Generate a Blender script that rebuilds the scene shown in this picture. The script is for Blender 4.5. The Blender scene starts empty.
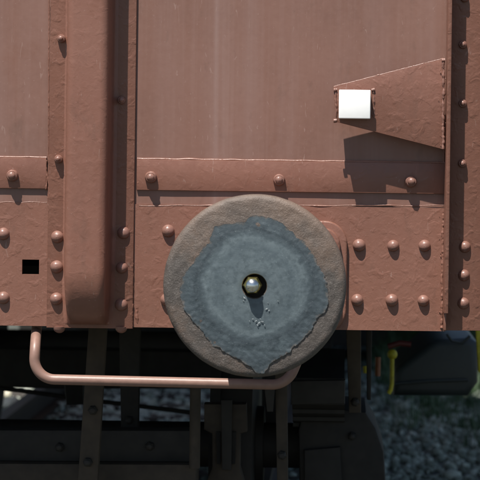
import bpy, bmesh, math, random
import numpy as np
from mathutils import Vector, Matrix, noise
random.seed(7); rng = np.random.default_rng(7)
sc = bpy.context.scene
C = sc.collection
R = math.radians
# ------------------------------------------------------------------ camera
L = 6.0                       # camera distance from the wagon end (m)
S = 0.00275                   # metres per photo pixel on the wagon end
AX, AY = 342.0, 165.0         # pixel the camera axis goes through
CAM = Vector((0.0, -L, 1.40))
roll = 0.0130
ru = Vector((1, 0, roll)).normalized(); uu = Vector((-roll, 0, 1)).normalized()
cd = bpy.data.cameras.new('camera'); cam = bpy.data.objects.new('camera', cd); C.objects.link(cam)
cd.sensor_width = 36; cd.lens = 36 * L / (480 * S)
cd.shift_x = (240 - AX) / 480; cd.shift_y = (AY - 240) / 480
cd.clip_end = 3000
m = Matrix.Identity(4)
for i in range(3):
    m[i][0] = ru[i]; m[i][1] = uu[i]; m[i][2] = (0, -1, 0)[i]; m[i][3] = CAM[i]
cam.matrix_world = m
cd.dof.use_dof = True; cd.dof.focus_distance = L - 0.05; cd.dof.aperture_fstop = 8
sc.camera = cam
# ------------------------------------------------------------------ sky, sun, exposure
KX, KY = 0.48, 2.3            # shadow shift right / down per unit of depth on the wagon end
to_sun = Vector((-KX, -1, KY)).normalized()
w = bpy.data.worlds.new('World'); sc.world = w; w.use_nodes = True
nt = w.node_tree; bg = nt.nodes['Background']
sky = nt.nodes.new('ShaderNodeTexSky'); sky.sky_type = 'NISHITA'; sky.sun_disc = False
sky.sun_elevation = math.asin(to_sun.z); sky.sun_rotation = math.atan2(to_sun.x, to_sun.y) % (2 * math.pi)
nt.links.new(sky.outputs[0], bg.inputs[0]); bg.inputs[1].default_value = 0.054
sl = bpy.data.lights.new('sun', 'SUN'); sl.energy = 4.2; sl.angle = R(0.53); sl.color = (1, 0.955, 0.89)
so = bpy.data.objects.new('sun', sl); C.objects.link(so)
so.rotation_euler = to_sun.to_track_quat('Z', 'Y').to_euler(); so.location = to_sun * 30
sc.view_settings.view_transform = 'Standard'; sc.view_settings.look = 'None'
sc.view_settings.gamma = 1; sc.view_settings.exposure = 0.81


def P(px, py, d=0.0):
    """the point of the place seen at a photo pixel, d metres in front of the wagon's end sheet"""
    k = (L - d) / L
    v = Vector((0, L, 0)) + ru * ((px - AX) * S) - uu * ((py - AY) * S)
    return CAM + v * k


# ------------------------------------------------------------------ materials
def new_mat(name):
    m = bpy.data.materials.new(name); m.use_nodes = True
    return m, m.node_tree, m.node_tree.nodes['Principled BSDF']


def N(nt, t, **kw):
    n = nt.nodes.new(t)
    for k, v in kw.items():
        if k in n.inputs.keys() if isinstance(k, str) else False:
            n.inputs[k].default_value = v
        else:
            setattr(n, k, v)
    return n


def coords(nt, scale=(1, 1, 1)):
    tc = N(nt, 'ShaderNodeTexCoord'); mp = N(nt, 'ShaderNodeMapping')
    mp.inputs['Scale'].default_value = scale
    nt.links.new(tc.outputs['Object'], mp.inputs['Vector'])
    return mp.outputs[0]


def noise_n(nt, vec, scale, detail=4, rough=.55, dist=0):
    n = N(nt, 'ShaderNodeTexNoise'); nt.links.new(vec, n.inputs['Vector'])
    n.inputs['Scale'].default_value = scale; n.inputs['Detail'].default_value = detail
    n.inputs['Roughness'].default_value = rough; n.inputs['Distortion'].default_value = dist
    return n.outputs[0]


def ramp(nt, fac, stops):
    r = N(nt, 'ShaderNodeValToRGB'); nt.links.new(fac, r.inputs[0])
    el = r.color_ramp.elements
    while len(el) < len(stops): el.new(0.5)
    for e, (p, c) in zip(el, stops):
        e.position = p; e.color = (c if len(c) == 4 else (*c, 1)) if hasattr(c, '__len__') else (c, c, c, 1)
    return r.outputs[0]


def mix(nt, fac, a, b, mode='MIX'):
    n = N(nt, 'ShaderNodeMix', data_type='RGBA', blend_type=mode)
    for sock, v in ((n.inputs[0], fac), (n.inputs[6], a), (n.inputs[7], b)):
        if hasattr(v, 'links') or isinstance(v, bpy.types.NodeSocket): nt.links.new(v, sock)
        else: sock.default_value = v if not hasattr(v, '__len__') else (*v, 1)[:4]
    return n.outputs[2]


def math_n(nt, op, a, b=None, c=None):
    n = N(nt, 'ShaderNodeMath', operation=op)
    for s, v in zip(n.inputs, (a, b, c)):
        if v is None: continue
        if isinstance(v, bpy.types.NodeSocket): nt.links.new(v, s)
        else: s.default_value = v
    return n.outputs[0]


def bump(nt, bsdf, layers):
    prev = None
    for h, strength, dist in layers:
        b = N(nt, 'ShaderNodeBump'); nt.links.new(h, b.inputs['Height'])
        b.inputs['Strength'].default_value = strength; b.inputs['Distance'].default_value = dist
        if prev: nt.links.new(prev, b.inputs['Normal'])
        prev = b.outputs[0]
    nt.links.new(prev, bsdf.inputs['Normal'])


BROWN = (0.200, 0.102, 0.076)


def paint(name, rough_surface=1.0, streaks=False, rough=.42, base=BROWN):
    """weathered red-brown wagon paint; rough_surface scales the lumps and wrinkles under it"""
    m, nt, b = new_mat(name)
    v = coords(nt)
    big = noise_n(nt, v, 3.2, 5, .6)
    fine = noise_n(nt, v, 60, 4, .6)
    speck = noise_n(nt, v, 210, 2, .5)
    dark = tuple(x * .86 for x in base); lite = (base[0] * 1.08, base[1] * 1.13, base[2] * 1.16)
    col = ramp(nt, big, [(.3, dark), (.5, base), (.72, lite)])
    col = mix(nt, ramp(nt, fine, [(.35, 0.0), (.8, .28)]), col, (base[0] * 1.18, base[1] * 1.24, base[2] * 1.26))
    col = mix(nt, ramp(nt, speck, [(.70, 0.0), (.78, .45)]), col, (.40, .29, .25))
    # thin rusty and dirty patches
    rust = noise_n(nt, v, 7.5, 6, .65, .4)
    col = mix(nt, ramp(nt, rust, [(.60, 0.0), (.78, .40)]), col, (.16, .062, .034))
    if streaks:
        vs = coords(nt, (55, 1, 1.1)); s1 = noise_n(nt, vs, 1, 5, .6)
        vs2 = coords(nt, (14, 1, .5)); s2 = noise_n(nt, vs2, 1, 4, .55)
        col = mix(nt, ramp(nt, s1, [(.46, 0.0), (.75, .22)]), col, (.28, .18, .155))
        col = mix(nt, ramp(nt, s2, [(.45, 0.0), (.72, .26)]), col, (.24, .15, .13))
        tc = N(nt, 'ShaderNodeTexCoord'); sx = N(nt, 'ShaderNodeSeparateXYZ'); nt.links.new(tc.outputs['Object'], sx.inputs[0])
        for x0, wd, a in ((STREAK_X, .024, .13), (STREAK_X - .020, .006, .16), (STREAK_X + .075, .012, .08)):
            t = math_n(nt, 'DIVIDE', math_n(nt, 'SUBTRACT', sx.outputs[0], x0), wd)
            g = math_n(nt, 'MULTIPLY', math_n(nt, 'POWER', 2.718, math_n(nt, 'MULTIPLY', math_n(nt, 'MULTIPLY', t, t), -1)), a)
            g = math_n(nt, 'MULTIPLY', g, math_n(nt, 'ADD', s1, .35))
            col = mix(nt, g, col, (.36, .27, .25))
    dirt = noise_n(nt, coords(nt, (1, 1, .45)), 13, 7, .68, .3)
    col = mix(nt, ramp(nt, dirt, [(.58, 0.0), (.74, .38)]), col, (.085, .050, .036))
    scuff = noise_n(nt, coords(nt, (30, 30, 6)), 2.2, 3, .5, 2.5)
    col = mix(nt, ramp(nt, scuff, [(.685, 0.0), (.72, .34)]), col, (.34, .235, .20))
    nt.links.new(col, b.inputs['Base Color'])
    rr = ramp(nt, fine, [(.3, rough - .07), (.7, rough + .10)])
    nt.links.new(rr, b.inputs['Roughness']); b.inputs['Specular IOR Level'].default_value = .5
    wr = noise_n(nt, v, 26, 5, .62, 1.6)
    lump = noise_n(nt, v, 75, 3, .55, .6)
    micro = noise_n(nt, v, 420, 2, .5)
    blob = ramp(nt, noise_n(nt, v, 34, 2, .5, .5), [(.52, 0.0), (.80, 1.0)])
    bump(nt, b, [(wr, .14 * rough_surface, .004), (lump, .30 * rough_surface, .0022), (blob, (.40 if rough_surface > .3 else 0) * rough_surface, .003), (micro, .12, .0006)])
    return m


STREAK_X = (221 - AX) * S + .0045 - .0           # set again below in the part's own space
WAGON_X = -1.091
STREAK_X -= WAGON_X
M = {}
M['sheet'] = paint('painted_sheet', .16, True, .40)
M['paint'] = paint('thick_paint', .85, False, .38, (0.202, 0.092, 0.064))
M['post'] = paint('post_paint', .45, False, .40, (0.206, 0.093, 0.065))
M['rivet'] = paint('rivet_paint', .35, False, .36, (0.212, 0.108, 0.083))


def simple(name, col, rough=.6, metal=0, nscale=30, var=.35, bumpd=.001, bstr=.5):
    m, nt, b = new_mat(name); v = coords(nt)
    n = noise_n(nt, v, nscale, 6, .6); n2 = noise_n(nt, v, nscale * .18, 4, .6)
    c1 = tuple(x * (1 - var) for x in col); c2 = tuple(min(1, x * (1 + var)) for x in col)
    f = math_n(nt, 'MULTIPLY', math_n(nt, 'ADD', n, n2), .5)
    nt.links.new(ramp(nt, f, [(.32, c1), (.68, c2)]), b.inputs['Base Color'])
    b.inputs['Roughness'].default_value = rough; b.inputs['Metallic'].default_value = metal
    bump(nt, b, [(n, bstr, bumpd)])
    return m


M['rail_paint'] = simple('handrail_paint', (.235, .140, .110), .42, 0, 60, .16, .0006, .5)
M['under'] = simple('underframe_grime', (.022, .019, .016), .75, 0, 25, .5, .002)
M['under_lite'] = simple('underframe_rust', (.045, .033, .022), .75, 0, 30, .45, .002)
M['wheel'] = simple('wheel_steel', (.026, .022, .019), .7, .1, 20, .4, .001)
M['white'] = simple('white_paint', (.91, .91, .89), .5, 0, 40, .03, .0004)
M['brass'] = simple('brass', (.46, .40, .15), .34, 1, 50, .2, .0003)
M['chrome'] = simple('bright_steel', (.70, .70, .66), .22, 1, 120, .30, .0002)
M['chip'] = simple('bare_metal_chip', (.30, .33, .34), .5, .2, 90, .3, .001)
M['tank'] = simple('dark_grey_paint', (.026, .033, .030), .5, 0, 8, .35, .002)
M['yellow'] = simple('yellow_paint', (.46, .40, .02), .55, 0, 60, .4, .0006)
M['red'] = simple('red_paint', (.10, .02, .016), .5, 0, 40, .2, .0006)
M['orange'] = simple('orange_paint', (.20, .065, .02), .5, 0, 40, .2, .0006)
M['hole'] = simple('painted_slot_shade', (.02, .018, .016), .9, 0, 20, .3)  # dark colour that paints the shade inside the shoe's slots
M['rail'] = simple('rail_steel', (.05, .038, .030), .55, .4, 12, .35, .001)
M['sleeper'] = simple('sleeper_wood', (.045, .038, .032), .85, 0, 14, .4, .004)


def head_mat():
    """worn, pitted steel of the buffer head: brown grey, rusty in places"""
    m, nt, b = new_mat('worn_buffer_steel'); v = coords(nt)
    n1 = noise_n(nt, v, 9, 6, .65); n2 = noise_n(nt, v, 70, 6, .7); n3 = noise_n(nt, v, 260, 4, .6)
    col = ramp(nt, n1, [(.30, (.060, .050, .044)), (.5, (.090, .076, .066)), (.72, (.125, .086, .064))])
    col = mix(nt, ramp(nt, n2, [(.36, .60), (.54, 0.0)]), col, (.066, .054, .047))
    col = mix(nt, ramp(nt, n3, [(.58, 0.0), (.72, .6)]), col, (.27, .245, .225))
    sx = N(nt, 'ShaderNodeSeparateXYZ'); nt.links.new(v, sx.inputs[0])
    up = math_n(nt, 'ADD', math_n(nt, 'MULTIPLY', sx.outputs[2], 2.2), n1)
    col = mix(nt, ramp(nt, up, [(.55, 0.0), (1.0, .60)]), col, (.175, .118, .086))       # rust bloom, mostly on the upper rim
    nt.links.new(col, b.inputs['Base Color']); b.inputs['Roughness'].default_value = .55
    bump(nt, b, [(n2, .40, .003), (n3, .9, .0016)])
    return m


def grease_mat():
    m, nt, b = new_mat('dried_grease'); v = coords(nt)
    n1 = noise_n(nt, v, 10, 6, .62, .5); n2 = noise_n(nt, v, 55, 6, .68); n3 = noise_n(nt, v, 260, 4, .6)
    g = N(nt, 'ShaderNodeVectorMath', operation='LENGTH')
    fl = N(nt, 'ShaderNodeVectorMath', operation='MULTIPLY'); fl.inputs[1].default_value = (1, 0, 1)
    nt.links.new(v, fl.inputs[0]); nt.links.new(fl.outputs[0], g.inputs[0])
    r = math_n(nt, 'ADD', g.outputs['Value'], math_n(nt, 'MULTIPLY', math_n(nt, 'SUBTRACT', n1, .5), .055))
    ring = ramp(nt, r, [(.02, (.070, .093, .105)), (.060, (.098, .126, .138)), (.098, (.072, .096, .108)), (.118, (.112, .142, .154)),
                        (.126, (.062, .083, .094)), (.140, (.030, .042, .050)), (.165, (.056, .075, .086)), (.20, (.034, .047, .055))])
    # smears round the centre
    ang = N(nt, 'ShaderNodeCombineXYZ'); nt.links.new(math_n(nt, 'MULTIPLY', g.outputs['Value'], 90), ang.inputs[0]); nt.links.new(math_n(nt, 'MULTIPLY', n1, 16), ang.inputs[1])
    sw = noise_n(nt, ang.outputs[0], 1, 4, .6)
    col = mix(nt, ramp(nt, sw, [(.48, 0.0), (.72, .26)]), ring, (0.150, 0.186, 0.200))
    col = mix(nt, ramp(nt, n2, [(.36, .62), (.54, 0.0)]), col, (.050, .067, .076))
    col = mix(nt, ramp(nt, n1, [(.54, 0.0), (.72, .38)]), col, (0.153, 0.196, 0.211))
    col = mix(nt, ramp(nt, n3, [(.64, 0.0), (.76, .5)]), col, (.30, .34, .35))
    ed = N(nt, 'ShaderNodeAttribute', attribute_name='edge').outputs['Fac']
    col = mix(nt, ramp(nt, math_n(nt, 'ADD', ed, math_n(nt, 'MULTIPLY', math_n(nt, 'SUBTRACT', n2, .5), .9)), [(.10, .80), (.42, 0.0)]), col, (.048, .062, .070))
    col = mix(nt, ramp(nt, math_n(nt, 'ADD', ed, math_n(nt, 'MULTIPLY', math_n(nt, 'SUBTRACT', n2, .45), .8)), [(.0, .75), (.10, 0.0)]), col, (.120, .105, .092))
    nt.links.new(col, b.inputs['Base Color'])
    nt.links.new(ramp(nt, n2, [(.3, .42), (.7, .62)]), b.inputs['Roughness'])
    sm = noise_n(nt, coords(nt, (1, 1, 1.6)), 22, 4, .6, 1.2)
    outer = ramp(nt, g.outputs['Value'], [(.11, .25), (.15, 1.0)])
    bump(nt, b, [(sm, .10, .003), (math_n(nt, 'MULTIPLY', n2, outer), .65, .0022), (n3, .4, .0006)])
    return m


M['head'] = head_mat(); M['grease'] = grease_mat()


def gravel_mat(name, dark, mid, lite, sc_=40):
    m, nt, b = new_mat(name); v = coords(nt)
    vo = N(nt, 'ShaderNodeTexVoronoi'); nt.links.new(v, vo.inputs['Vector']); vo.inputs['Scale'].default_value = 22
    bw = N(nt, 'ShaderNodeRGBToBW'); nt.links.new(vo.outputs['Color'], bw.inputs[0])
    n = noise_n(nt, v, sc_, 5, .6)
    f = math_n(nt, 'MULTIPLY', math_n(nt, 'ADD', bw.outputs[0], n), .5)
    nt.links.new(ramp(nt, f, [(.28, dark), (.5, mid), (.75, lite)]), b.inputs['Base Color'])
    b.inputs['Roughness'].default_value = .9
    bump(nt, b, [(vo.outputs['Distance'], .8, .03), (n, .4, .004)])
    return m


M['gravel'] = gravel_mat('gravel_ground', (.028, .031, .026), (.060, .066, .054), (.11, .118, .098))


def stone_mat():
    m, nt, b = new_mat('ballast_stone'); v = coords(nt)
    at = N(nt, 'ShaderNodeAttribute', attribute_name='tone')
    n = noise_n(nt, v, 55, 4, .6)
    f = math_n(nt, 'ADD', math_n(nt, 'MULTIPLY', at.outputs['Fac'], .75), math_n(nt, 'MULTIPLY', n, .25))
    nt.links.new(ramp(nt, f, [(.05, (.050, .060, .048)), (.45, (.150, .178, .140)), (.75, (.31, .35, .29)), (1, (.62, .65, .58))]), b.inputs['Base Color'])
    b.inputs['Roughness'].default_value = .85
    bump(nt, b, [(n, .5, .004)])
    return m


M['stone'] = stone_mat()
M['pale'] = simple('sun_paled_stone', (.62, .58, .46), .8, 0, 30, .15, .003)  # cream colour stands in for sun falling through the gap


def leaf_mat(name, c):
    m, nt, b = new_mat(name)
    at = N(nt, 'ShaderNodeAttribute', attribute_name='tone')
    nt.links.new(ramp(nt, at.outputs['Fac'], [(0, tuple(x * .55 for x in c)), (.6, c), (1, (c[0] * 1.7, c[1] * 1.5, c[2] * 1.3))]), b.inputs['Base Color'])
    b.inputs['Roughness'].default_value = .6
    return m


M['leaf'] = leaf_mat('shrub_leaf', (.065, .125, .050))
M['grass'] = leaf_mat('grass_blade', (.055, .105, .042))
M['bark'] = simple('bark', (.09, .07, .05), .9, 0, 25, .4, .004)

# ------------------------------------------------------------------ building helpers
WLOC = {}


def link(name, data, parent=None, origin=None):
    o = bpy.data.objects.new(name, data); C.objects.link(o)
    pw = WLOC[parent.name] if parent else Vector((0, 0, 0))
    ow = Vector(origin) if origin is not None else pw.copy()
    if parent: o.parent = parent
    o.location = ow - pw; WLOC[o.name] = ow
    return o


def obj(name, bm, mat, parent=None, origin=None, smooth=35, kind=None):
    """one mesh object; the bmesh is in world space, origin too"""
    pw = WLOC[parent.name] if parent else Vector((0, 0, 0))
    ow = Vector(origin) if origin is not None else pw
    bmesh.ops.translate(bm, verts=bm.verts, vec=-ow)
    bmesh.ops.recalc_face_normals(bm, faces=bm.faces)
    me = bpy.data.meshes.new(name); bm.to_mesh(me); bm.free()
    me.materials.append(mat)
    if smooth:
        me.polygons.foreach_set('use_smooth', [True] * len(me.polygons)); me.set_sharp_from_angle(angle=R(smooth))
    o = link(name, me, parent, origin)
    if kind: o['kind'] = kind
    return o


def dup_part(o, parent, pos, rot=None):
    c = o.copy(); C.objects.link(c); c.parent = parent
    c.location = Vector(pos) - WLOC[parent.name]
    if rot is not None: c.rotation_euler = rot
    WLOC[c.name] = Vector(pos)
    return c


def box(bm, x0, x1, y0, y1, z0, z1, bev=0.0, seg=2):
    r = bmesh.ops.create_cube(bm, size=1)
    vs = r['verts']
    for v in vs:
        v.co = Vector(((x0 + x1) / 2 + v.co.x * (x1 - x0), (y0 + y1) / 2 + v.co.y * (y1 - y0), (z0 + z1) / 2 + v.co.z * (z1 - z0)))
    if bev:
        es = list({e for v in vs for e in v.link_edges})
        bmesh.ops.bevel(bm, geom=es, offset=bev, segments=seg, affect='EDGES', profile=.5)


def prism(bm, pts, y0, y1, bev=0.0, seg=2):
    """polygon in XZ extruded between y0 (front) and y1"""
    a = [bm.verts.new((x, y0, z)) for x, z in pts]; b = [bm.verts.new((x, y1, z)) for x, z in pts]
    n = len(pts); fs = [bm.faces.new(a), bm.faces.new(b[::-1])]
    for i in range(n): fs.append(bm.faces.new((a[i], b[i], b[(i + 1) % n], a[(i + 1) % n])))
    if bev:
        bmesh.ops.recalc_face_normals(bm, faces=fs)
        es = [e for e in fs[0].edges]
        bmesh.ops.bevel(bm, geom=es, offset=bev, segments=seg, affect='EDGES', profile=.5)


def lathe(bm, prof, cx, cz, n=48, cap0=True, cap1=True):
    """prof: (radius, y) pairs turned round an axis along Y through (cx, cz)"""
    rings = []
    for r, y in prof:
        rings.append([bm.verts.new((cx + r * math.cos(2 * math.pi * i / n), y, cz + r * math.sin(2 * math.pi * i / n))) for i in range(n)])
    for a, b in zip(rings, rings[1:]):
        for i in range(n): bm.faces.new((a[i], a[(i + 1) % n], b[(i + 1) % n], b[i]))
    if cap0: bm.faces.new(rings[0])
    if cap1: bm.faces.new(rings[-1][::-1])


def tube(bm, pts, r, n=20, caps=True):
    pts = [Vector(p) for p in pts]; rings = []
    t0 = (pts[1] - pts[0]).normalized()
    up = Vector((0, 1, 0)) if abs(t0.y) < .9 else Vector((1, 0, 0))
    for i, p in enumerate(pts):
        t = (pts[min(i + 1, len(pts) - 1)] - pts[max(i - 1, 0)]).normalized()
        a = (up - t * up.dot(t)).normalized(); b = t.cross(a)
        rr = r[i] if hasattr(r, '__len__') else r
        rings.append([bm.verts.new(p + a * (rr * math.cos(2 * math.pi * k / n)) + b * (rr * math.sin(2 * math.pi * k / n))) for k in range(n)])
        up = a
    for a, b in zip(rings, rings[1:]):
        for k in range(n): bm.faces.new((a[k], a[(k + 1) % n], b[(k + 1) % n], b[k]))
    if caps: bm.faces.new(rings[0]); bm.faces.new(rings[-1][::-1])


def fillet_path(pts, rad, seg=10):
    """round the corners of a polyline"""
    pts = [Vector(p) for p in pts]; out = [pts[0]]
    for i in range(1, len(pts) - 1):
        r = rad[i - 1] if hasattr(rad, '__len__') else rad
        a = (pts[i - 1] - pts[i]).normalized(); b = (pts[i + 1] - pts[i]).normalized()
        ang = a.angle(b); d = r / math.tan(ang / 2)
        p0, p1 = pts[i] + a * d, pts[i] + b * d
        c = pts[i] + (a + b).normalized() * (r / math.sin(ang / 2))
        v0, v1 = p0 - c, p1 - c; th = v0.angle(v1)
        for k in range(seg + 1):
            t = k / seg
            out.append(c + (v0 * math.sin((1 - t) * th) + v1 * math.sin(t * th)) / math.sin(th))
    out.append(pts[-1]); return out


def rrect(x0, x1, z0, z1, r, seg=8):
    out = []
    for cx, cz, a0 in ((x1 - r, z1 - r, 0), (x0 + r, z1 - r, 90), (x0 + r, z0 + r, 180), (x1 - r, z0 + r, 270)):
        for k in range(seg + 1):
            a = R(a0 + 90 * k / seg); out.append((cx + r * math.cos(a), cz + r * math.sin(a)))
    return out


def seam(bm, a, b, wd=.003, wander=.0015, seed=0, spatter=0, spread=.02):
    """a continuous rippled run of weld metal, half sunk in the plates, with a little fine spatter"""
    a, b = Vector(a), Vector(b); ln = (b - a).length; n = max(8, int(ln / .0026)); t = (b - a).normalized(); side = t.cross(Vector((0, 1, 0)))
    pts, rad = [], []
    for i in range(n + 1):
        u = ln * i / n
        pts.append(a.lerp(b, i / n) + side * (wander * (noise.noise(Vector((u * 30, seed, 1))) + .6 * noise.noise(Vector((u * 110, seed, 4))))) + Vector((0, wd * .55, 0)))
        rad.append(max(.0004, wd * (.80 + .60 * noise.noise(Vector((u * 60, seed, 2))) + .40 * noise.noise(Vector((u * 150, seed, 9))) + .12 * noise.noise(Vector((u * 340, seed, 5))))))
    tube(bm, pts, rad, 8)
    rs = random.Random(seed)
    for _ in range(spatter):
        p = a.lerp(b, rs.random()) + side * rs.gauss(0, spread); s = rs.choice((.0009, .0012, .0018))
        q = bmesh.ops.create_icosphere(bm, subdivisions=1, radius=1); sq = rs.uniform(.7, 1.8)
        for v in q['verts']: v.co = p + Vector((v.co.x * s, v.co.y * s * .6, v.co.z * s * sq))


# ------------------------------------------------------------------ ground
GZ = -0.20
bm = bmesh.new(); g = bmesh.ops.create_grid(bm, x_segments=2, y_segments=2, size=900)
for v in bm.verts: v.co.z = GZ - .03
ground = obj('ground', bm, M['gravel'], smooth=0, kind='structure')

# ------------------------------------------------------------------ track
TX = WAGON_X
bm = bmesh.new()
xs = [-3.0, -2.5, 0.75, 1.25]
zs = [GZ - .028, GZ, GZ, GZ - .028]
ys = np.linspace(-6, 22, 40)
rows = [[bm.verts.new((TX + 0.875 + x, y, z)) for x, z in zip(xs, zs)] for y in ys]
for a, b in zip(rows, rows[1:]):
    for i in range(3): bm.faces.new((a[i], a[i + 1], b[i + 1], b[i]))
track = obj('track_bed', bm, M['gravel'], smooth=0, kind='structure')
railprof = [(-.036, 0), (.036, 0), (.036, -.03), (.009, -.045), (.009, -.135), (.062, -.15), (.062, -.165), (-.062, -.165), (-.062, -.15), (-.009, -.135), (-.009, -.045), (-.036, -.03)]
for s in (-1, 1):
    bm = bmesh.new(); prism(bm, [(TX + s * .7535 + x, z) for x, z in railprof], -5.5, 21)
    obj('rail', bm, M['rail'], track, smooth=25)
bm = bmesh.new(); box(bm, -1.28, 1.28, -.12, .12, -.14, 0, .012, 1)
sl0 = obj('sleeper', bm, M['sleeper'], track, smooth=30)
for i in range(26):
    pos = (TX + random.uniform(-.02, .02), -.5 + i * .62, -.172)
    if i == 0: sl0.location = pos
    else: dup_part(sl0, track, pos, (0, 0, random.uniform(-.01, .01)))


def scatter_mesh(name, base_v, base_f, pos, scl, rot_seed, mat, tone, kind='stuff', tilt=True):
    n = len(pos); bv = np.array(base_v); bf = np.array(base_f); nv, nf = len(bv), len(bf)
    rg = np.random.default_rng(rot_seed)
    q = rg.normal(size=(n, 4)); q /= np.linalg.norm(q, axis=1)[:, None]
    a, b, c, d = q.T
    Rm = np.stack([np.stack([1 - 2 * (c * c + d * d), 2 * (b * c - a * d), 2 * (b * d + a * c)], 1),
                   np.stack([2 * (b * c + a * d), 1 - 2 * (b * b + d * d), 2 * (c * d - a * b)], 1),
                   np.stack([2 * (b * d - a * c), 2 * (c * d + a * b), 1 - 2 * (b * b + c * c)], 1)], 1)
    v = bv[None] * (1 + rg.uniform(-.22, .22, size=(n, nv, 1)))
    v = v * scl[:, None, :]
    v = np.einsum('nij,nkj->nki', Rm, v) + pos[:, None, :]
    f = (bf[None] + (np.arange(n) * nv)[:, None, None]).reshape(-1, bf.shape[1])
    me = bpy.data.meshes.new(name)
    me.vertices.add(n * nv); me.vertices.foreach_set('co', v.reshape(-1).astype(np.float32))
    k = bf.shape[1]
    me.loops.add(len(f) * k); me.loops.foreach_set('vertex_index', f.reshape(-1).astype(np.int32))
    me.polygons.add(len(f)); me.polygons.foreach_set('loop_start', (np.arange(len(f)) * k).astype(np.int32))
    me.update(calc_edges=True); me.validate()
    at = me.attributes.new('tone', 'FLOAT', 'POINT'); at.data.foreach_set('value', np.repeat(tone, nv).astype(np.float32))
    me.materials.append(mat)
    o = link(name, me)
    if kind: o['kind'] = kind
    return o


tb = bmesh.new(); bmesh.ops.create_icosphere(tb, subdivisions=1, radius=1)
tb.verts.ensure_lookup_table()
ico_v = [tuple(v.co) for v in tb.verts]; ico_f = [[v.index for v in f.verts] for f in tb.faces]; tb.free()
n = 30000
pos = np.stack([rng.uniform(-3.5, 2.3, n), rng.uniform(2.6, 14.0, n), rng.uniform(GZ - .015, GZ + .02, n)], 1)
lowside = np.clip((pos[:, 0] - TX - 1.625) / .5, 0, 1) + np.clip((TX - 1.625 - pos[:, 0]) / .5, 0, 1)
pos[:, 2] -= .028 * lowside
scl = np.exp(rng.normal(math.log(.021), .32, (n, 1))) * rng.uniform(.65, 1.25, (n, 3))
st = scatter_mesh('ballast_stones', ico_v, ico_f, pos, scl, 3, M['stone'], np.clip(rng.beta(2.2, 2.2, n) + .55 * np.clip((pos[:, 1] - 6.2) / 1.0, 0, 1) * np.clip((.15 - pos[:, 0]) / .6, 0, 1), 0, 1))      # paler tone paints in the sky light between the wagons
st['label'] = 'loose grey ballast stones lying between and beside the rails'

# ------------------------------------------------------------------ the wagon
wagon = bpy.data.objects.new('freight_wagon', None); C.objects.link(wagon)
wagon.location = (WAGON_X, 0, 0); WLOC['freight_wagon'] = Vector((WAGON_X, 0, 0))
wagon['label'] = 'red-brown riveted steel freight wagon end with one large round buffer'
wagon['category'] = 'wagon'
XL, XR = -2.58, 0.40
LEN = 7.1
D_FL, D_HS, D_BM = .012, .004, .0085
TOP = 4.5  # unseen roof height, raised so its shadow covers the ground behind


def zc(px, py, d=0): return P(px, py, d).z
def xc(px, py, d=0): return P(px, py, d).x


z_strip = zc(250, 208)                    # lower edge of the end sheet (behind the headstock's top edge)
# end sheet: a gently dished sheet
bm = bmesh.new()
nx, nz = 90, 80
gv = [[None] * (nz + 1) for _ in range(nx + 1)]
for i in range(nx + 1):
    for j in range(nz + 1):
        x = XL + (XR - XL) * i / nx; z = z_strip + (TOP - z_strip) * j / nz
        y = .0018 * noise.noise(Vector((x * 3.1, z * 2.0, 1.7))) + .0006 * noise.noise(Vector((x * 11, z * 6, 4.7)))
        gv[i][j] = bm.verts.new((x, y, z))
for i in range(nx):
    for j in range(nz): bm.faces.new((gv[i][j], gv[i + 1][j], gv[i + 1][j + 1], gv[i][j + 1]))
obj('end_panel', bm, M['sheet'], wagon, smooth=60)

# headstock with its square hole
hx0, hx1 = xc(22.3, 266), xc(39.3, 266); hz1, hz0 = zc(30, 259.5), zc(30, 274.2)
h_top, h_bot = zc(250, 205.5), zc(250, 328.6)
bm = bmesh.new()
X_ = [XL + .25, hx0, hx1, xc(446.5, 260)]; Z_ = [h_bot, hz0, hz1, h_top]
vg = [[bm.verts.new((x, -D_HS, z)) for z in Z_] for x in X_]
fr = []
for i in range(3):
    for j in range(3):
        if (i, j) != (1, 1): fr.append(bm.faces.new((vg[i][j], vg[i + 1][j], vg[i + 1][j + 1], vg[i][j + 1])))
ex = bmesh.ops.extrude_face_region(bm, geom=fr)
bmesh.ops.translate(bm, vec=(0, .011, 0), verts=[e for e in ex['geom'] if isinstance(e, bmesh.types.BMVert)])
hs = obj('headstock', bm, M['paint'], wagon, smooth=30)
bm = bmesh.new()                          # lower flange of the headstock channel and the wall behind the hole
box(bm, XL + .25, xc(446.5, 260), .0072, .085, h_bot, h_bot + .012)
box(bm, XL + .25, xc(446.5, 260), .0072, .085, h_top - .012, h_top)
obj('headstock_flange', bm, M['under'], wagon)
bm = bmesh.new()                          # rolled bead along the headstock's top edge
pts = []
for i in range(160):
    px = 139 + (444 - 139) * i / 159
    p = P(px, 205.6 + .5 * math.sin(i * .21) * math.sin(i * .07 + 1), D_HS); pts.append(p + Vector((0, .0008, 0)))
tube(bm, pts, [.0014 + .0022 * max(0, noise.noise(Vector((i * .09, 0, 2))) + .12) for i in range(160)], 10)
pts = [P(-10 + 57 * i / 30, 202.2 + .4 * math.sin(i * .5), D_HS) + Vector((0, .001, 0)) for i in range(31)]
tube(bm, pts, [.0009 + .0012 * abs(noise.noise(Vector((i * .41, 3, 2)))) for i in range(31)], 10)
obj('weld_seam', bm, M['paint'], wagon, smooth=60)

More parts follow.
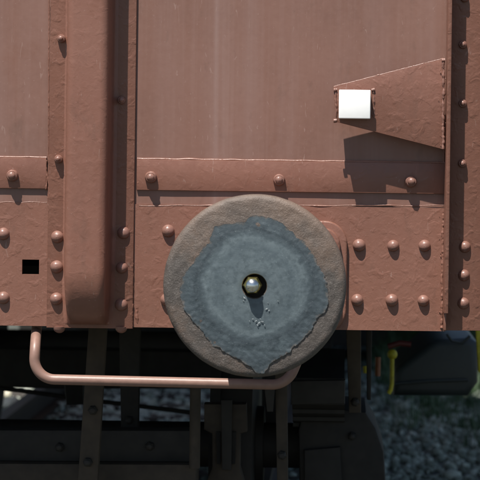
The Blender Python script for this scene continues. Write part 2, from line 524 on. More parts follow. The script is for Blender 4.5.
# cross beam, in two lengths butting against the post
for a, b in ((-150, 46.6), (137.0, 445.0)):
    bm = bmesh.new()
    mid = (max(a, 0) + b) / 2
    x0, x1 = xc(a, 176), xc(b, 176)
    if a < 0: x0 = XL + .02
    zt, zb = zc(250, 160.8), zc(250, 191.4)
    bm2 = [(x0, zb), (x1, zb), (x1, zt), (x0, zt)]
    prism(bm, bm2, -D_BM, .002, .0022, 2)
    obj('cross_beam', bm, M['post'], wagon, smooth=40)
    bm = bmesh.new()                      # welded fillet on the beam's top edge
    pts = []
    k = 120
    for i in range(k):
        x = x0 + (x1 - x0) * i / (k - 1)
        if x < -1.12: continue
        pts.append((x, -.0030, zt + .0012 + .0012 * noise.noise(Vector((x * 25, 0, 5)))))
    tube(bm, pts, [.0034 + .0014 * max(0, noise.noise(Vector((i * .12, 7 + x0, 2))) + (.35 if (i > len(pts) * .75 and a < 0) else 0)) for i in range(len(pts))], 10)
    obj('weld_seam', bm, M['paint'], wagon, smooth=60)

# ---- pressed end post (hat section) on its riveted flange plate
fx0, fx1 = xc(48.5, 165, D_FL), xc(134.6, 165, D_FL)
f_bot = zc(90, 328.2, D_FL)
bm = bmesh.new()
prism(bm, [(fx0, f_bot), (fx1, f_bot), (fx1, TOP - .02), (fx0, TOP - .02)], -D_FL, -.0022, .002, 2)
post_flange = obj('post_flange', bm, M['paint'], wagon, smooth=40)
PD = .120                                 # how far the post stands out
pcx = (xc(68.0, 165, D_FL) + xc(112.3, 165, D_FL)) / 2; phw = (xc(112.3, 165, D_FL) - xc(68.0, 165, D_FL)) / 2
z1 = zc(88, 270, PD); z0 = zc(88, 324.5, D_FL)


def hat(depth, hw, n=9):
    """cross-section from left foot to right foot: (x, d)"""
    top = hw - .004; r = .022
    r = min(r, depth * .6); p = []
    p.append((-hw - .012, 0)); p.append((-hw - .004, .0025 * min(1, depth / .05))); p.append((-hw, .010 * min(1, depth / .05)))
    for k in range(n + 1):
        a = R(180 - 90 * k / n); p.append((-top + r + r * math.cos(a), depth - r + r * math.sin(a)))
    for k in range(1, 6): p.append((-top + r + (2 * top - 2 * r) * k / 6, depth))
    for k in range(n + 1):
        a = R(90 - 90 * k / n); p.append((top - r + r * math.cos(a), depth - r + r * math.sin(a)))
    p.append((hw, .010 * min(1, depth / .05))); p.append((hw + .004, .0025 * min(1, depth / .05))); p.append((hw + .012, 0))
    return p


bm = bmesh.new(); rows = []
zl = [z1 + (TOP - .02 - z1) * k / 120 for k in range(120, 0, -1)] + [z1 + (z0 - z1) * math.sin(R(90) * k / 34) ** 1.0 for k in range(35)]
for z in zl:
    t = max(0.0, min(1.0, (z1 - z) / (z1 - z0)))
    f = math.sqrt(max(0.0, 1 - t ** 1.9)) if t < 1 else 0
    dep = max((PD - D_FL) * f, .0008); hw = phw * (1 - .10 * t * t)
    row = []
    for x, d in hat(dep, hw):
        wob = .0010 * noise.noise(Vector((x * 12, z * 9, d * 9)))
        row.append(bm.verts.new((pcx + x + wob, -(D_FL + d) + wob, z)))
    rows.append(row)
for a, b in zip(rows, rows[1:]):
    for i in range(len(a) - 1): bm.faces.new((a[i], a[i + 1], b[i + 1], b[i]))
obj('end_post', bm, M['post'], wagon, smooth=70)
bm = bmesh.new()                          # weld along the flange's edges
seam(bm, P(134.2, 0, .0100), P(132.2, 326, .0100), .0030, .0010, 1)
seam(bm, P(49.0, 0, .0100), P(47.6, 326, .0100), .0019, .0010, 2)
seam(bm, P(138.8, 162, .007), P(138.4, 190, .007), .0038, .003, 3)
seam(bm, P(46.4, 160, .007), P(46.2, 190, .007), .0036, .003, 4)
seam(bm, P(137, 308, .004), P(137, 323, .004), .0070, .004, 5)
obj('weld_seam', bm, M['paint'], wagon, smooth=80)

# ---- fin plate at the corner with the corner-post flange behind it
D_CF, D_FIN = .010, .104
cx0, cx1 = xc(447.5, 200, D_CF), xc(494, 200, D_CF)
bm = bmesh.new()
prism(bm, [(cx0, zc(460, 330.6, D_CF)), (cx1, zc(460, 330.6, D_CF)), (cx1, TOP - .02), (cx0, TOP - .02)], -D_CF, .012, .002, 2)
obj('corner_flange', bm, M['paint'], wagon, smooth=40)
bm = bmesh.new()
fnx0, fnx1 = xc(446.0, 180, D_FIN), xc(450.0, 180, D_FIN)
prism(bm, [(fnx0, zc(447, 313.5, D_FIN)), (fnx1, zc(447, 313.5, D_FIN)), (fnx1, TOP - .02), (fnx0, TOP - .02)], -D_FIN, -D_CF - .0005, .0025, 2)
obj('corner_fin', bm, M['paint'], wagon, smooth=40)
bm = bmesh.new()
prism(bm, [(fnx0 + .001, zc(447, 330, .05)), (fnx1 - .003, zc(447, 330, .05)), (fnx1 - .003, zc(447, 314.2, D_FIN)), (fnx0 + .001, zc(447, 314.2, D_FIN))], -.060, -D_CF - .0005, .002, 2)
obj('fin_foot', bm, M['paint'], wagon, smooth=40)
bm = bmesh.new()                          # the corner post itself, past the right edge of the picture
box(bm, cx1 + .001, cx1 + .12, -.12, .2, zc(460, 330, 0), TOP - .02, .02, 3)
obj('corner_post', bm, M['post'], wagon, smooth=40)

# ---- sloping bracket plate with the white-faced socket
D_BR, D_LUG = .071, .108
bm = bmesh.new()
q = [P(333.3, 86.5, D_BR), P(444.4, 58.5, D_BR), P(443.8, 149.5, D_BR), P(336.0, 121.8, D_BR)]
prism(bm, [(p.x, p.z) for p in q][::-1], -D_BR, -D_BR + .009, .0016, 2)
br = obj('signal_bracket', bm, M['paint'], wagon, smooth=40)
a, b = P(339.0, 89.6, D_LUG), P(370.4, 119.0, D_LUG)
bm = bmesh.new(); box(bm, a.x + .001, b.x - .001, -D_LUG + .0062, -D_BR - .0004, b.z + .001, a.z - .001, .003, 2)
obj('bracket_socket', bm, M['rivet'], br)
bm = bmesh.new(); box(bm, a.x, b.x, -D_LUG, -D_LUG + .006, b.z, a.z, .0028, 3)
obj('white_end_plate', bm, M['white'], br)
bm = bmesh.new()
seam(bm, P(443.6, 60, D_BR + .002), P(443.0, 149, D_BR + .002), .0046, .0024, 11, 26, .006)
seam(bm, P(335.8, 90, D_BR + .002), P(336.2, 120, D_BR + .002), .0028, .002, 12)
seam(bm, P(373.6, 91, D_BR + .002), P(374.0, 118, D_BR + .002), .0030, .002, 13)
for k, (cx_, cy_) in enumerate(((335.4, 90), (373.4, 90), (335.2, 120.6), (443.4, 60.3))):
    seam(bm, P(cx_ - 1.8, cy_ + .3, D_BR + .003), P(cx_ + 1.6, cy_ - .2, D_BR + .003), .0062, .001, 20 + k)
seam(bm, P(334, 86.6, D_BR - .001), P(443, 58.6, D_BR - .001), .0020, .0006, 14)
obj('weld_seam', bm, M['rivet'], br, smooth=80)
bm = bmesh.new()
seam(bm, P(444.0, 150, .004), P(443.4, 190, .004), .0040, .002, 31)
seam(bm, P(443.6, 212, D_HS + .002), P(441.6, 328, D_HS + .002), .0052, .0035, 32, 30, .007)
obj('weld_seam', bm, M['paint'], wagon, smooth=80)

# ---- rivets and bolts
bm = bmesh.new()
RR = .0166
prof = [(RR * 1.06, .002), (RR * 1.03, -.0006)] + [(RR * math.cos(R(a)), -.0006 - RR * .94 * math.sin(R(a))) for a in range(6, 88, 9)] + [(.0008, -.0006 - RR * .94)]
lathe(bm, prof, 0, 0, 26)
for v in bm.verts:
    k = 1 + .035 * noise.noise(v.co * 90); v.co.x *= k; v.co.z *= k
rv0 = obj('rivet', bm, M['rivet'], wagon, (0, 0, 0), smooth=50)
rv = [(3, 234, D_HS), (3, 298, D_HS), (57, 237, D_FL), (56.3, 267, D_FL), (56, 299, D_FL), (123.3, 233, D_FL), (121.5, 268, D_FL), (121, 305, D_FL),
      (168, 231, D_HS), (359, 245.5, D_HS), (393.3, 246, D_HS), (424.6, 246, D_HS), (357.3, 300.3, D_HS), (392, 300.5, D_HS), (423.4, 301, D_HS),
      (465, 247, D_CF), (464, 275.5, D_CF), (463.5, 303.5, D_CF), (166.5, 300, D_HS), (-32, 237, D_HS), (-32, 299, D_HS)]
for i, (px, py, d) in enumerate(rv):
    p = P(px, py, d + .006); p.y = -d
    rot = (random.uniform(-.05, .05), random.uniform(0, 6.28), random.uniform(-.05, .05))
    if i == 0:
        rv0.location = p - WLOC['freight_wagon']; rv0.rotation_euler = rot
    else:
        o = dup_part(rv0, wagon, p, rot); k = random.uniform(.94, 1.05); o.scale = (k, random.uniform(.92, 1.05), k)


for px in (59.5, 121.5):                  # rivet heads on the post's foot, seen edge-on below it
    p = P(px, 327.2, 0); p.y = -.002
    dup_part(rv0, wagon, p, (R(90), 0, 0))


def bolt_mesh(r, h, hexh, rs):
    bm = bmesh.new()
    lathe(bm, [(r * 1.04, .001), (r * 1.04, -hexh * .25), (r * 1.0, -hexh * .7), (r * .82, -hexh)], 0, 0, 6 if rs else 14)
    lathe(bm, [(r * .66, -hexh + .0005), (r * .66, -h * .80), (r * .56, -h * .93), (r * .32, -h), (.0006, -h * 1.03)], 0, 0, 14)
    bmesh.ops.bevel(bm, geom=[e for e in bm.edges if e.calc_face_angle(0) > .5 and e.calc_length() > .003], offset=.0012, segments=2, affect='EDGES')
    for v in bm.verts: v.co += Vector((.0007 * noise.noise(v.co * 160), 0, .0007 * noise.noise(v.co * 160 + Vector((9, 0, 0)))))
    return bm


b1 = obj('bolt', bolt_mesh(.0158, .029, .017, False), M['rivet'], wagon, (0, 0, 0), smooth=40)
b2 = obj('bolt', bolt_mesh(.0112, .022, .014, False), M['rivet'], wagon, (0, 0, 0), smooth=40)
first = {0: True, 1: True}
for px, py, d, k in ((12, 175.5, D_BM, 0), (150.5, 177, D_BM, 0), (279, 180, D_BM, 0), (411, 181.5, D_BM, 0),
                     (61, 38.5, D_FL, 1), (58, 159, D_FL, 1), (121, 100, D_FL, 1), (463, 44.5, D_CF, 1), (463, 103.5, D_CF, 1), (462.3, 163.5, D_CF, 1), (464.5, -2, D_CF, 1)):
    p = P(px, py, d + .012); p.y = -d
    src = (b1, b2)[k]; rot = (random.uniform(-.06, .06), random.uniform(0, 6.28), random.uniform(-.06, .06))
    if first[k]:
        src.location = p - WLOC['freight_wagon']; src.rotation_euler = rot; first[k] = False
    else: dup_part(src, wagon, p, rot)

# ---- buffer
BX, BZ = P(254.5, 286.2, .62).x, P(254.5, 286.2, .62).z
bm = bmesh.new()                                                         # casing
lathe(bm, [(.158, -.0655), (.152, -.075), (.148, -.090), (.146, -.30), (.146, -.385), (.152, -.39), (.152, -.415), (.100, -.418)], BX, BZ, 56)
buf = obj('buffer', bm, M['paint'], wagon, (BX, 0, BZ), smooth=40)
bm = bmesh.new()                                                         # stepped base flange
f0, f1 = P(180.5, 274, .012), P(346.8, 274, .012)
zt, zb = zc(254, 219.8, .012), zc(254, 331.0, .012)
for k, (ins, d0, d1) in enumerate(((0, -D_HS - .0006, -.022), (.019, -.0222, -.046), (.032, -.0462, -.066))):
    prism(bm, rrect(f0.x + ins, f1.x - ins, zb + ins * .7, zt - ins, .062 - ins * .8, 10)[::-1], d1, d0, .0055, 3)
obj('base_flange', bm, M['paint'], buf, (BX, 0, BZ), smooth=40)
bm = bmesh.new()
for sx_ in (-1, 1):
    for sz_ in (-1, 1):
        pass
lathe(bm, [(.094, -.40), (.094, -.570), (.120, -.585)], BX, BZ, 48)
obj('plunger', bm, M['wheel'], buf, (BX, 0, BZ), smooth=40)
HR = 91.6 * S * (L - .60) / L; FD = .620; HOLE = .0300


def face_y(r):                           # slightly domed face
    return -FD + .010 * (r / HR) ** 2


bm = bmesh.new()
na = 200
prof = [(HOLE, -.572), (HOLE, face_y(HOLE) + .003), (HOLE + .002, face_y(HOLE))]
for k in range(1, 44):
    r = HOLE + .002 + (HR - .020 - HOLE) * k / 43; prof.append((r, face_y(r)))
ye = face_y(HR - .018)
for a in range(12, 91, 13): prof.append((HR - .018 + .018 * math.sin(R(a)), ye + .016 * (1 - math.cos(R(a)))))
prof += [(HR, ye + .032), (HR - .006, ye + .040), (.120, ye + .060)]
lathe(bm, prof, BX, BZ, na, cap0=False, cap1=True)
for v in bm.verts:
    r = math.hypot(v.co.x - BX, v.co.z - BZ)
    if r > .12 and v.co.y < -.57:
        v.co.y += .0016 * noise.noise(v.co * 34) + .0011 * noise.noise(v.co * 95)
        k = 1 + .0035 * noise.noise(v.co * 11) + .0022 * noise.noise(v.co * 40); v.co.x = BX + (v.co.x - BX) * k; v.co.z = BZ + (v.co.z - BZ) * k
obj('buffer_head', bm, M['head'], buf, (BX, 0, BZ), smooth=60)
# grease cake: outline read off the photo, as (x, y) about the buffer's centre in pixels
zo = [(145, 105), (165, 101), (185, 100), (215, 95), (225, 84), (240, 79), (270, 85), (300, 100), (318, 112), (330, 127), (360, 150), (366, 163), (376, 176), (390, 205), (400, 225), (405, 250),
      (405, 290), (383, 308), (370, 338), (352, 360), (326, 383), (306, 402), (290, 409), (275, 420), (263, 440), (246, 441), (232, 426), (212, 415), (193, 405), (164, 387), (145, 377), (120, 345), (95, 320), (75, 290), (68, 255), (78, 215), (95, 195), (110, 170), (130, 145), (138, 125)]
pol = sorted(((math.atan2(-(y - 241), x - 238) % (2 * math.pi)), math.hypot(x - 238, y - 241) / 2.2857 * S * (L - FD) / L) for x, y in zo)
pa = np.array([p[0] for p in pol]); pr = np.array([p[1] for p in pol])
NA, NR = 720, 56
th = np.linspace(0, 2 * math.pi, NA, endpoint=False)
ro = np.interp(th, np.concatenate([pa - 2 * math.pi, pa, pa + 2 * math.pi]), np.tile(pr, 3))
ro = np.array([r + .0042 * noise.noise(Vector((math.cos(t) * 9, math.sin(t) * 9, 3))) + .0028 * noise.noise(Vector((math.cos(t) * 24, math.sin(t) * 24, 8))) + .0016 * noise.noise(Vector((math.cos(t) * 60, math.sin(t) * 60, 1))) for r, t in zip(ro, th)])
bm = bmesh.new(); rings = []
for k in range(NR + 1):
    ring = []
    for t, R1 in zip(th, ro):
        s = k / NR
        if k <= NR - 2:
            r = HOLE + .0015 + (R1 - HOLE - .0015) * (k / (NR - 2)) ** .8
            rough_ = .25 + .75 * max(0, min(1, (r - .105) / .05)); hgt = .0019 + rough_ * .0011 * noise.noise(Vector((r * math.cos(t) * 32, r * math.sin(t) * 32, 0))) + rough_ * .0008 * noise.noise(Vector((r * math.cos(t) * 95, r * math.sin(t) * 95, 5)))
            edge = (R1 - r) / .018
            thick = .25 + .75 * max(0, min(1, .5 - .9 * math.sin(t) + .35 * math.cos(t) + .8 * noise.noise(Vector((math.cos(t) * 4, math.sin(t) * 4, 6)))))
            hgt *= 1 - (1 - thick) * max(0, 1 - edge * .6)
            if edge < 1: hgt += .0010 * thick * (1 - edge) * (.5 + noise.noise(Vector((r * math.cos(t) * 110, r * math.sin(t) * 110, 2))))
            if k == 0: hgt = .0008
        elif k == NR - 1: r = R1 + .0008; hgt = .0012
        else: r = R1 + .0010; hgt = -.0030
        ring.append(bm.verts.new((BX + r * math.cos(t), face_y(r) - max(hgt, .0009 if k < NR else -1), BZ + r * math.sin(t))))
    rings.append(ring)
for a, b in zip(rings, rings[1:]):
    for i in range(NA): bm.faces.new((a[i], a[(i + 1) % NA], b[(i + 1) % NA], b[i]))
gp = obj('grease_patch', bm, M['grease'], buf, (BX, 0, BZ), smooth=60)
ev = [min(1.0, (R1 - (HOLE + .0015 + (R1 - HOLE - .0015) * (min(k, NR - 2) / (NR - 2)) ** .8)) / .05) for k in range(NR + 1) for R1 in ro]
gp.data.attributes.new('edge', 'FLOAT', 'POINT').data.foreach_set('value', ev)
# the bolt in the hole
nbx, nbz = P(252.6, 285.2, .62).x, P(252.6, 285.2, .62).z
bm = bmesh.new(); lathe(bm, [(.0232, -.574), (.0232, -.628), (.0195, -.637)], nbx, nbz, 6)
obj('hex_nut', bm, M['brass'], buf, (BX, 0, BZ), smooth=30)
bm = bmesh.new(); lathe(bm, [(.0168, -.6365), (.0168, -.644), (.0158, -.6470), (.0128, -.6500), (.0085, -.6528), (.0040, -.6542), (.0006, -.6545)], nbx, nbz, 14)
for v in bm.verts: v.co += Vector((noise.noise(v.co * 70), noise.noise(v.co * 70 + Vector((5, 0, 0))), noise.noise(v.co * 70 + Vector((0, 5, 0))))) * .0012
obj('bolt_end', bm, M['chrome'], buf, (BX, 0, BZ), smooth=50)
bm = bmesh.new()
for px, py, s in ((244.5, 298, 1.3), (243.6, 301, .7), (262.3, 296, .8), (266.5, 309, 1.1), (269, 310.5, .7), (256, 321, 1.0), (259, 323, 1.4), (262, 321.5, 1.1), (257.5, 325, .8), (260.5, 319, .7), (253, 319, .8), (264.5, 325, .6), (278, 301, .5), (249.5, 321, .5), (268, 303, .4)):
    p = P(px, py, FD + .0030); r = bmesh.ops.create_icosphere(bm, subdivisions=2, radius=1); an = random.uniform(-.9, .9)
    for v in r['verts']:
        c = v.co * (1 + .8 * noise.noise(v.co * 1.9 + Vector((px, py, 0)))); x, z = c.x * s * .0030, c.z * s * .0010
        v.co = Vector((p.x + x * math.cos(an) + z * math.sin(an), p.y - c.y * .0009, p.z - x * math.sin(an) + z * math.cos(an)))
obj('metal_chips', bm, M['chip'], buf, (BX, 0, BZ), smooth=0, kind='stuff')

# ---- shunter's handrail under the headstock
dh = -.012
hp = [P(37.0, 322, dh), P(34.2, 352, dh), P(34.0, 379.2, dh)]
path = [P(37.2, 324, -.05), P(36.4, 331, -.042), P(35.2, 346, .050), P(33.6, 379.0, .058), P(287.0, 384.9, .058), P(301, 352, .045), P(303, 324, -.03)]
bm = bmesh.new(); tube(bm, fillet_path(path, [.016, .05, .056, .062, .05], 12), .0143, 22)
obj('handrail', bm, M['rail_paint'], wagon, smooth=60)

# ------------------------------------------------------------------ wagon body and underframe
bm = bmesh.new(); box(bm, XL - .05, XR + .05, .24, LEN, 1.02, 1.10)
obj('floor', bm, M['under'], wagon)
for x in (XL, XR + .03):
    bm = bmesh.new(); box(bm, x - .012, x + .012, .21, LEN, .95, TOP - .1, 0)
    obj('side_wall', bm, M['sheet'], wagon)
bm = bmesh.new(); box(bm, XL - .08, XR + .12, -.03, LEN + .05, TOP, TOP + .08, .03, 2)
obj('roof', bm, M['under'], wagon)
bm = bmesh.new(); box(bm, XL, XR, LEN - .02, LEN, .93, TOP)
obj('end_panel', bm, M['sheet'], wagon)
for x in (TX - 1.0, TX + .98):
    bm = bmesh.new(); box(bm, x - .03, x + .03, .09, LEN - .1, .95, 1.015)
    obj('sole_bar', bm, M['under'], wagon)


def U(px, py, depth): return P(px, py, -depth)     # a point seen under the wagon, depth metres behind the end sheet


def bar(name, pts, depth, thick, mat='under', bev=.004, parent=None):
    p = [U(x, y, depth) for x, y in pts]
    bm = bmesh.new(); prism(bm, [(q.x, q.z) for q in p], depth, depth + thick, bev, 2)
    return obj(name, bm, M[mat], parent or wagon, smooth=40)


# wheelsets
def wheelset(y, wagon):
    bm = bmesh.new(); n = 20
    lat = []
    def cyl(bm, x0, x1, r0, r1=None, nn=40):
        r1 = r1 or r0
        a = [bm.verts.new((x0, y + r0 * math.cos(2 * math.pi * i / nn), .46 + r0 * math.sin(2 * math.pi * i / nn))) for i in range(nn)]
        b = [bm.verts.new((x1, y + r1 * math.cos(2 * math.pi * i / nn), .46 + r1 * math.sin(2 * math.pi * i / nn))) for i in range(nn)]
        for i in range(nn): bm.faces.new((a[i], a[(i + 1) % nn], b[(i + 1) % nn], b[i]))
        bm.faces.new(a); bm.faces.new(b[::-1])
    cyl(bm, TX - 1.05, TX + 1.05, .075)
    ws = obj('axle', bm, M['wheel'], wagon, smooth=40)
    for s in (-1, 1):
        bm = bmesh.new()
        x = TX + s * .7175
        cyl(bm, x - s * .032, x, .488, .485); cyl(bm, x + s * .001, x + s * .10, .462, .455)
        cyl(bm, x + s * .1005, x + s * .125, .13)
        obj('wheel', bm, M['wheel'], ws, smooth=35)


wheelset(1.30, wagon); wheelset(5.2, wagon)
# axle box, spring and axle guard on the right (the left ones lie outside the picture)
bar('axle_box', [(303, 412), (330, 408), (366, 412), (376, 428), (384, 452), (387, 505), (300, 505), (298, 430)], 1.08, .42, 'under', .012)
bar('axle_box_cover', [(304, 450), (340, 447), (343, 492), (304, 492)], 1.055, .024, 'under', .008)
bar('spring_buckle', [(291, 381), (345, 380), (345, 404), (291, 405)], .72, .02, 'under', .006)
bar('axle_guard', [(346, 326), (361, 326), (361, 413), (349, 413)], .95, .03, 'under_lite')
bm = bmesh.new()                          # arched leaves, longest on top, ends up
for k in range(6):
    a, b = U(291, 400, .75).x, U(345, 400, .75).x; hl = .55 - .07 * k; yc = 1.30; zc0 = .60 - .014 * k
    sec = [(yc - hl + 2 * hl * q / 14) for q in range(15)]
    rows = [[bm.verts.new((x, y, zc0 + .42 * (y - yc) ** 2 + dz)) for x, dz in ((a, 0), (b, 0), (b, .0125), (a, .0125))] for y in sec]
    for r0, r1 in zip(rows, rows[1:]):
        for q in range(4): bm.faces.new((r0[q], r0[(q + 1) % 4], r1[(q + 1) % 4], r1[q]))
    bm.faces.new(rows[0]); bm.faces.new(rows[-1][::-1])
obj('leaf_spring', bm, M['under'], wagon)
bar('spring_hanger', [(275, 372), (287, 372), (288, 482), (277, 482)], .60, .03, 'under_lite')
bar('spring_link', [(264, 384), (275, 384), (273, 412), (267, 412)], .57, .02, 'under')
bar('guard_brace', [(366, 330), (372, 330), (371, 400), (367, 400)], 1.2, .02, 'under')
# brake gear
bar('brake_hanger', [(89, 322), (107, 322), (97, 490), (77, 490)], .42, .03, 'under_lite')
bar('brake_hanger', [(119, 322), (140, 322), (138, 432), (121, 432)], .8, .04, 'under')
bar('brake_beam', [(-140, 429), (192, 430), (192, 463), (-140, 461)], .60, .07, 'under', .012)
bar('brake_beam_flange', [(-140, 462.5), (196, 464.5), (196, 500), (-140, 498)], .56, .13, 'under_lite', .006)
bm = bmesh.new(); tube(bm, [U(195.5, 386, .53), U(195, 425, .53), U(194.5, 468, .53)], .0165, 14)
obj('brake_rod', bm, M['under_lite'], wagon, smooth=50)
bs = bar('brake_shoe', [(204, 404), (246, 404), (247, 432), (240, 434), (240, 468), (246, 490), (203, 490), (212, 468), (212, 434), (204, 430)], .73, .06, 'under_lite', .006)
bar('slot_shade', [(216, 432), (220.5, 432), (220.5, 464), (217, 464)], .720, .009, 'hole', .0, bs)  # solid dark bar on the shoe's face, painting a slot's shade
bar('slot_shade', [(231.5, 432), (236, 432), (235, 464), (231.5, 464)], .720, .009, 'hole', .0, bs)
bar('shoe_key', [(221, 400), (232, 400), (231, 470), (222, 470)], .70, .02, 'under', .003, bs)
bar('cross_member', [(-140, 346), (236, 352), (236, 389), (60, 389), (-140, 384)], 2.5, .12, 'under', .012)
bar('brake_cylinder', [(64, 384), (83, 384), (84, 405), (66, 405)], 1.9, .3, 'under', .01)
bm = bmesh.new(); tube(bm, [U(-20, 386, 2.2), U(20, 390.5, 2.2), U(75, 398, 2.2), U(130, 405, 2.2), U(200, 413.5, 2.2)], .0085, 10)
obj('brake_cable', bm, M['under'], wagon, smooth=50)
# the next wagon, coupled behind: only its dark underframe shows
far = bpy.data.objects.new('freight_wagon', None); C.objects.link(far); far.location = (WAGON_X, 8.6, 0); WLOC[far.name] = Vector((WAGON_X, 8.6, 0))
far['label'] = 'next wagon coupled behind, only its black underside showing beyond the lit ballast'
far['category'] = 'wagon'
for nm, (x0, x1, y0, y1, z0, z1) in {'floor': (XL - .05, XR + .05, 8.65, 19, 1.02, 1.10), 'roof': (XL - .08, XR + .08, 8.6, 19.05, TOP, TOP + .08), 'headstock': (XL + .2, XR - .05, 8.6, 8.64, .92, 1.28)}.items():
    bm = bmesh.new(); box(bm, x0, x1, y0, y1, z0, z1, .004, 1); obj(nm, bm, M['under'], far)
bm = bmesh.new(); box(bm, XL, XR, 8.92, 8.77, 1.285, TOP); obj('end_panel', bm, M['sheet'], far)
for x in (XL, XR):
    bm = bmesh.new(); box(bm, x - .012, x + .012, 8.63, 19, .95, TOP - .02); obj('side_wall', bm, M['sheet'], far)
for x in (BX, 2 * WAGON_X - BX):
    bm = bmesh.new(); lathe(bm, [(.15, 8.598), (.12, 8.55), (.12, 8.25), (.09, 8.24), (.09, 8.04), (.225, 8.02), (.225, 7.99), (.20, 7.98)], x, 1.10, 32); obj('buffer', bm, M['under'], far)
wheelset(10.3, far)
for y in (11.4, 14.5):  # added solid blocks that keep far light out from underneath
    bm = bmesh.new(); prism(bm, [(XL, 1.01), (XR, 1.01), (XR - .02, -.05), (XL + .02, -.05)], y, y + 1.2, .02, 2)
    obj('light_block', bm, M['under'], far, smooth=40)
# bolt heads and pins on the running gear
k0 = obj('bolt', bolt_mesh(.014, .022, .014, True), M['under'], wagon, (0, 0, 0), smooth=40)
for i, (px, py, d) in enumerate(((93, 410, .42), (88, 462, .42), (129, 420, .8), (355, 402, .95), (282, 455, .60), (60, 447, .60), (150, 446, .60), (352, 436, 1.08))):
    p = U(px, py, d); p.y = d + .001
    if i == 0: k0.location = p - WLOC[wagon.name]
    else: dup_part(k0, wagon, p, (0, i * 1.1, 0))
# dark equipment tank on the right with its levers
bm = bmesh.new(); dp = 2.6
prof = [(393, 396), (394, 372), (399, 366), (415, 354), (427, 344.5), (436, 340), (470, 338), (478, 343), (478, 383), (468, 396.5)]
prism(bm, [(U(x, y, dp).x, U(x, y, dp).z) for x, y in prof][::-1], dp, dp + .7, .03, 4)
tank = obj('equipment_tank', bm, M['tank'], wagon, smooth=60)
bm = bmesh.new()
p = U(430, 352, dp)
tube(bm, [U(392, 384, dp - .012), U(430, 381, dp - .012), U(468, 380, dp - .012)], .006, 8)
tube(bm, [U(447, 334, dp - .02), U(452, 341, dp - .02), U(462, 343, dp - .02), U(470, 336, dp - .02)], .006, 8)
obj('tank_pipe', bm, M['tank'], tank, smooth=50)
ly = 2.2
bm = bmesh.new()
tube(bm, [U(392.2, 354, ly), U(392.0, 368, ly), U(391.8, 384, ly), U(390.6, 390, ly), U(388.5, 393.5, ly)], .0082, 14)
bmesh.ops.create_icosphere(bm, subdivisions=3, radius=.0190, matrix=Matrix.Translation(U(392.3, 354.4, ly)))
obj('brake_lever', bm, M['yellow'], wagon, smooth=50)
bm = bmesh.new()
prism(bm, [(U(x, y, ly).x, U(x, y, ly).z) for x, y in [(475.6, 328), (484, 328), (484, 372), (479.6, 373), (478.2, 371)]], ly, ly + .03, .004, 2)
obj('brake_lever', bm, M['yellow'], wagon, smooth=50)
bm = bmesh.new(); tube(bm, [U(388, 346.5, ly), U(400, 343, ly), U(411, 344.5, ly)], .011, 12)
obj('release_handle', bm, M['red'], wagon, smooth=50)
bm = bmesh.new(); tube(bm, [U(378, 357, 1.9), U(377.6, 376, 1.9)], .010, 12)
obj('hose_end', bm, M['orange'], wagon, smooth=50)
bm = bmesh.new(); tube(bm, [U(365.5, 366, 1.9), U(366, 373, 1.9)], .010, 12)
obj('valve_knob', bm, M['yellow'], wagon, smooth=50)

# ------------------------------------------------------------------ stones coloured as if sunlit, grass and shrubs beyond
for px, py, s, lab in ((11, 404, .05, 'stone coloured sunlit cream on the ballast left of the dark brake gear'), (1, 394, .045, 'smaller stone coloured sunlit cream at the far left edge of the ballast')):
    dpt = 1.0
    zt = P(px, py, 0).z; k = (CAM.z - (GZ + .04)) / (CAM.z - zt); d = L * k - L
    q = P(px, py, -d)
    bm = bmesh.new(); bmesh.ops.create_icosphere(bm, subdivisions=3, radius=1)
    for v in bm.verts:
        c = v.co * (1 + .3 * noise.noise(v.co * 1.4 + Vector((px, 0, 0)))); v.co = q + Vector((c.x * s * 1.5, c.y * s, c.z * s * .9))
    o = obj('stone', bm, M['pale'], None, q, smooth=25); o['label'] = lab; o['category'] = 'stone'; o['group'] = 'stones coloured as if sunlit on the ballast'

# grass: blades in tufts, one mass nobody could count
nt_ = 900; bl = 30
tx = rng.uniform(.30, 2.6, nt_); ty = rng.uniform(5.5, 15.5, nt_)
pv = []; pf = []; tone = []
for x, y in zip(tx, ty):
    if random.random() > min(1, .06 + (y - 5.5) / 8 + (.25 if x > .85 else 0)): continue
    tall = 1 + 1.6 * max(0, min(1, (y - 9) / 3))
    t0 = random.random()
    for _ in range(bl):
        a = random.uniform(0, 6.28); h = random.uniform(.05, .19) * tall; bx, by = x + random.gauss(0, .05), y + random.gauss(0, .05)
        lean = random.uniform(.1, .8) * h; wv = .004
        dx, dy = math.cos(a), math.sin(a); i = len(pv)
        pv += [(bx - dy * wv, by + dx * wv, GZ - .03), (bx + dy * wv, by - dx * wv, GZ - .03), (bx + dx * lean * .4 + dy * wv * .7, by + dy * lean * .4 - dx * wv * .7, GZ - .03 + h * .6), (bx + dx * lean * .4 - dy * wv * .7, by + dy * lean * .4 + dx * wv * .7, GZ - .03 + h * .6), (bx + dx * lean, by + dy * lean, GZ - .03 + h)]
        pf += [(i, i + 1, i + 2, i + 3), (i + 3, i + 2, i + 4)]; tone += [min(1, max(0, t0 * .6 + random.random() * .4))] * 5
me = bpy.data.meshes.new('grass'); me.from_pydata(pv, [], pf)
me.attributes.new('tone', 'FLOAT', 'POINT').data.foreach_set('value', tone); me.materials.append(M['grass'])
gr = link('grass', me); gr['kind'] = 'stuff'; gr['label'] = 'thin grass tufts growing beside the track'


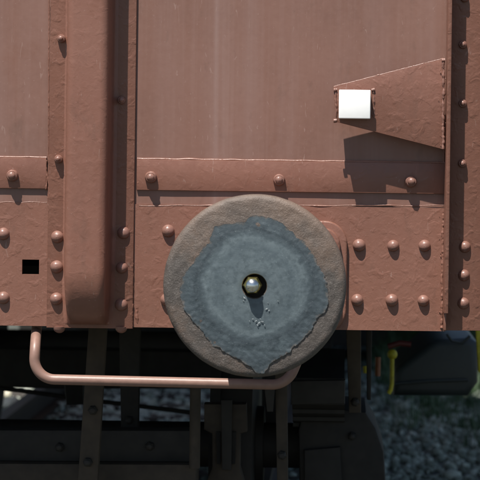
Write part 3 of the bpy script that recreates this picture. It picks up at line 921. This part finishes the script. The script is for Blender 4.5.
def shrub(x, y, h, rad, seed, label):
    root = bpy.data.objects.new('shrub', None); C.objects.link(root); root.location = (x, y, GZ - .03); WLOC[root.name] = Vector((x, y, GZ - .03))
    root['label'] = label; root['category'] = 'shrub'; root['group'] = 'shrubs beyond the wagon'
    rs = random.Random(seed); bm = bmesh.new(); tips = []
    for k in range(9):
        a = rs.uniform(0, 6.28); l = rs.uniform(.6, .95) * h; sp = rs.uniform(.2, .8) * rad
        p0 = Vector((x, y, GZ - .03)); p2 = p0 + Vector((math.cos(a) * sp, math.sin(a) * sp, l)); p1 = p0.lerp(p2, .5) + Vector((0, 0, .1 * h))
        tube(bm, [p0, p1, p2], [.018, .012, .004], 6); tips += [p1, p2, p1.lerp(p2, .5)]
    obj('stem', bm, M['bark'], root)
    pv, pf, tn = [], [], []
    for k in range(70):
        c = rs.choice(tips) + Vector((rs.gauss(0, rad * .22), rs.gauss(0, rad * .22), rs.gauss(0, h * .14))); ct = rs.random()
        for _ in range(60):
            q = c + Vector((rs.gauss(0, .09), rs.gauss(0, .09), rs.gauss(0, .08)))
            if q.z < GZ: continue
            n_ = Vector((rs.gauss(0, 1), rs.gauss(0, 1), rs.gauss(.6, 1))).normalized(); t = n_.orthogonal().normalized(); t = Matrix.Rotation(rs.uniform(0, 6.28), 3, n_) @ t; b_ = n_.cross(t)
            s = rs.uniform(.018, .034); i = len(pv)
            pv += [q - t * s, q + b_ * s * .5, q + t * s, q - b_ * s * .5]; pf.append((i, i + 1, i + 2, i + 3)); tn += [min(1, ct * .6 + rs.random() * .4)] * 4
    me = bpy.data.meshes.new('foliage'); base = Vector((x, y, GZ - .03))
    me.from_pydata([p - base for p in pv], [], pf)
    me.attributes.new('tone', 'FLOAT', 'POINT').data.foreach_set('value', tn); me.materials.append(M['leaf'])
    link('foliage', me, root)


shrub(.74, 11.4, 1.1, .5, 1, 'small dark green shrub just above the dark tank, right of the yellow lever')
shrub(1.05, 14.2, 1.4, .75, 5, 'broad dark shrub low behind the middle of the dark tank')
shrub(.50, 15.5, 1.4, .6, 6, 'farthest dark shrub seen in the gap left of the dark tank')
shrub(1.5, 12.5, 1.5, .75, 2, 'taller green shrub at the right edge behind the second yellow lever')
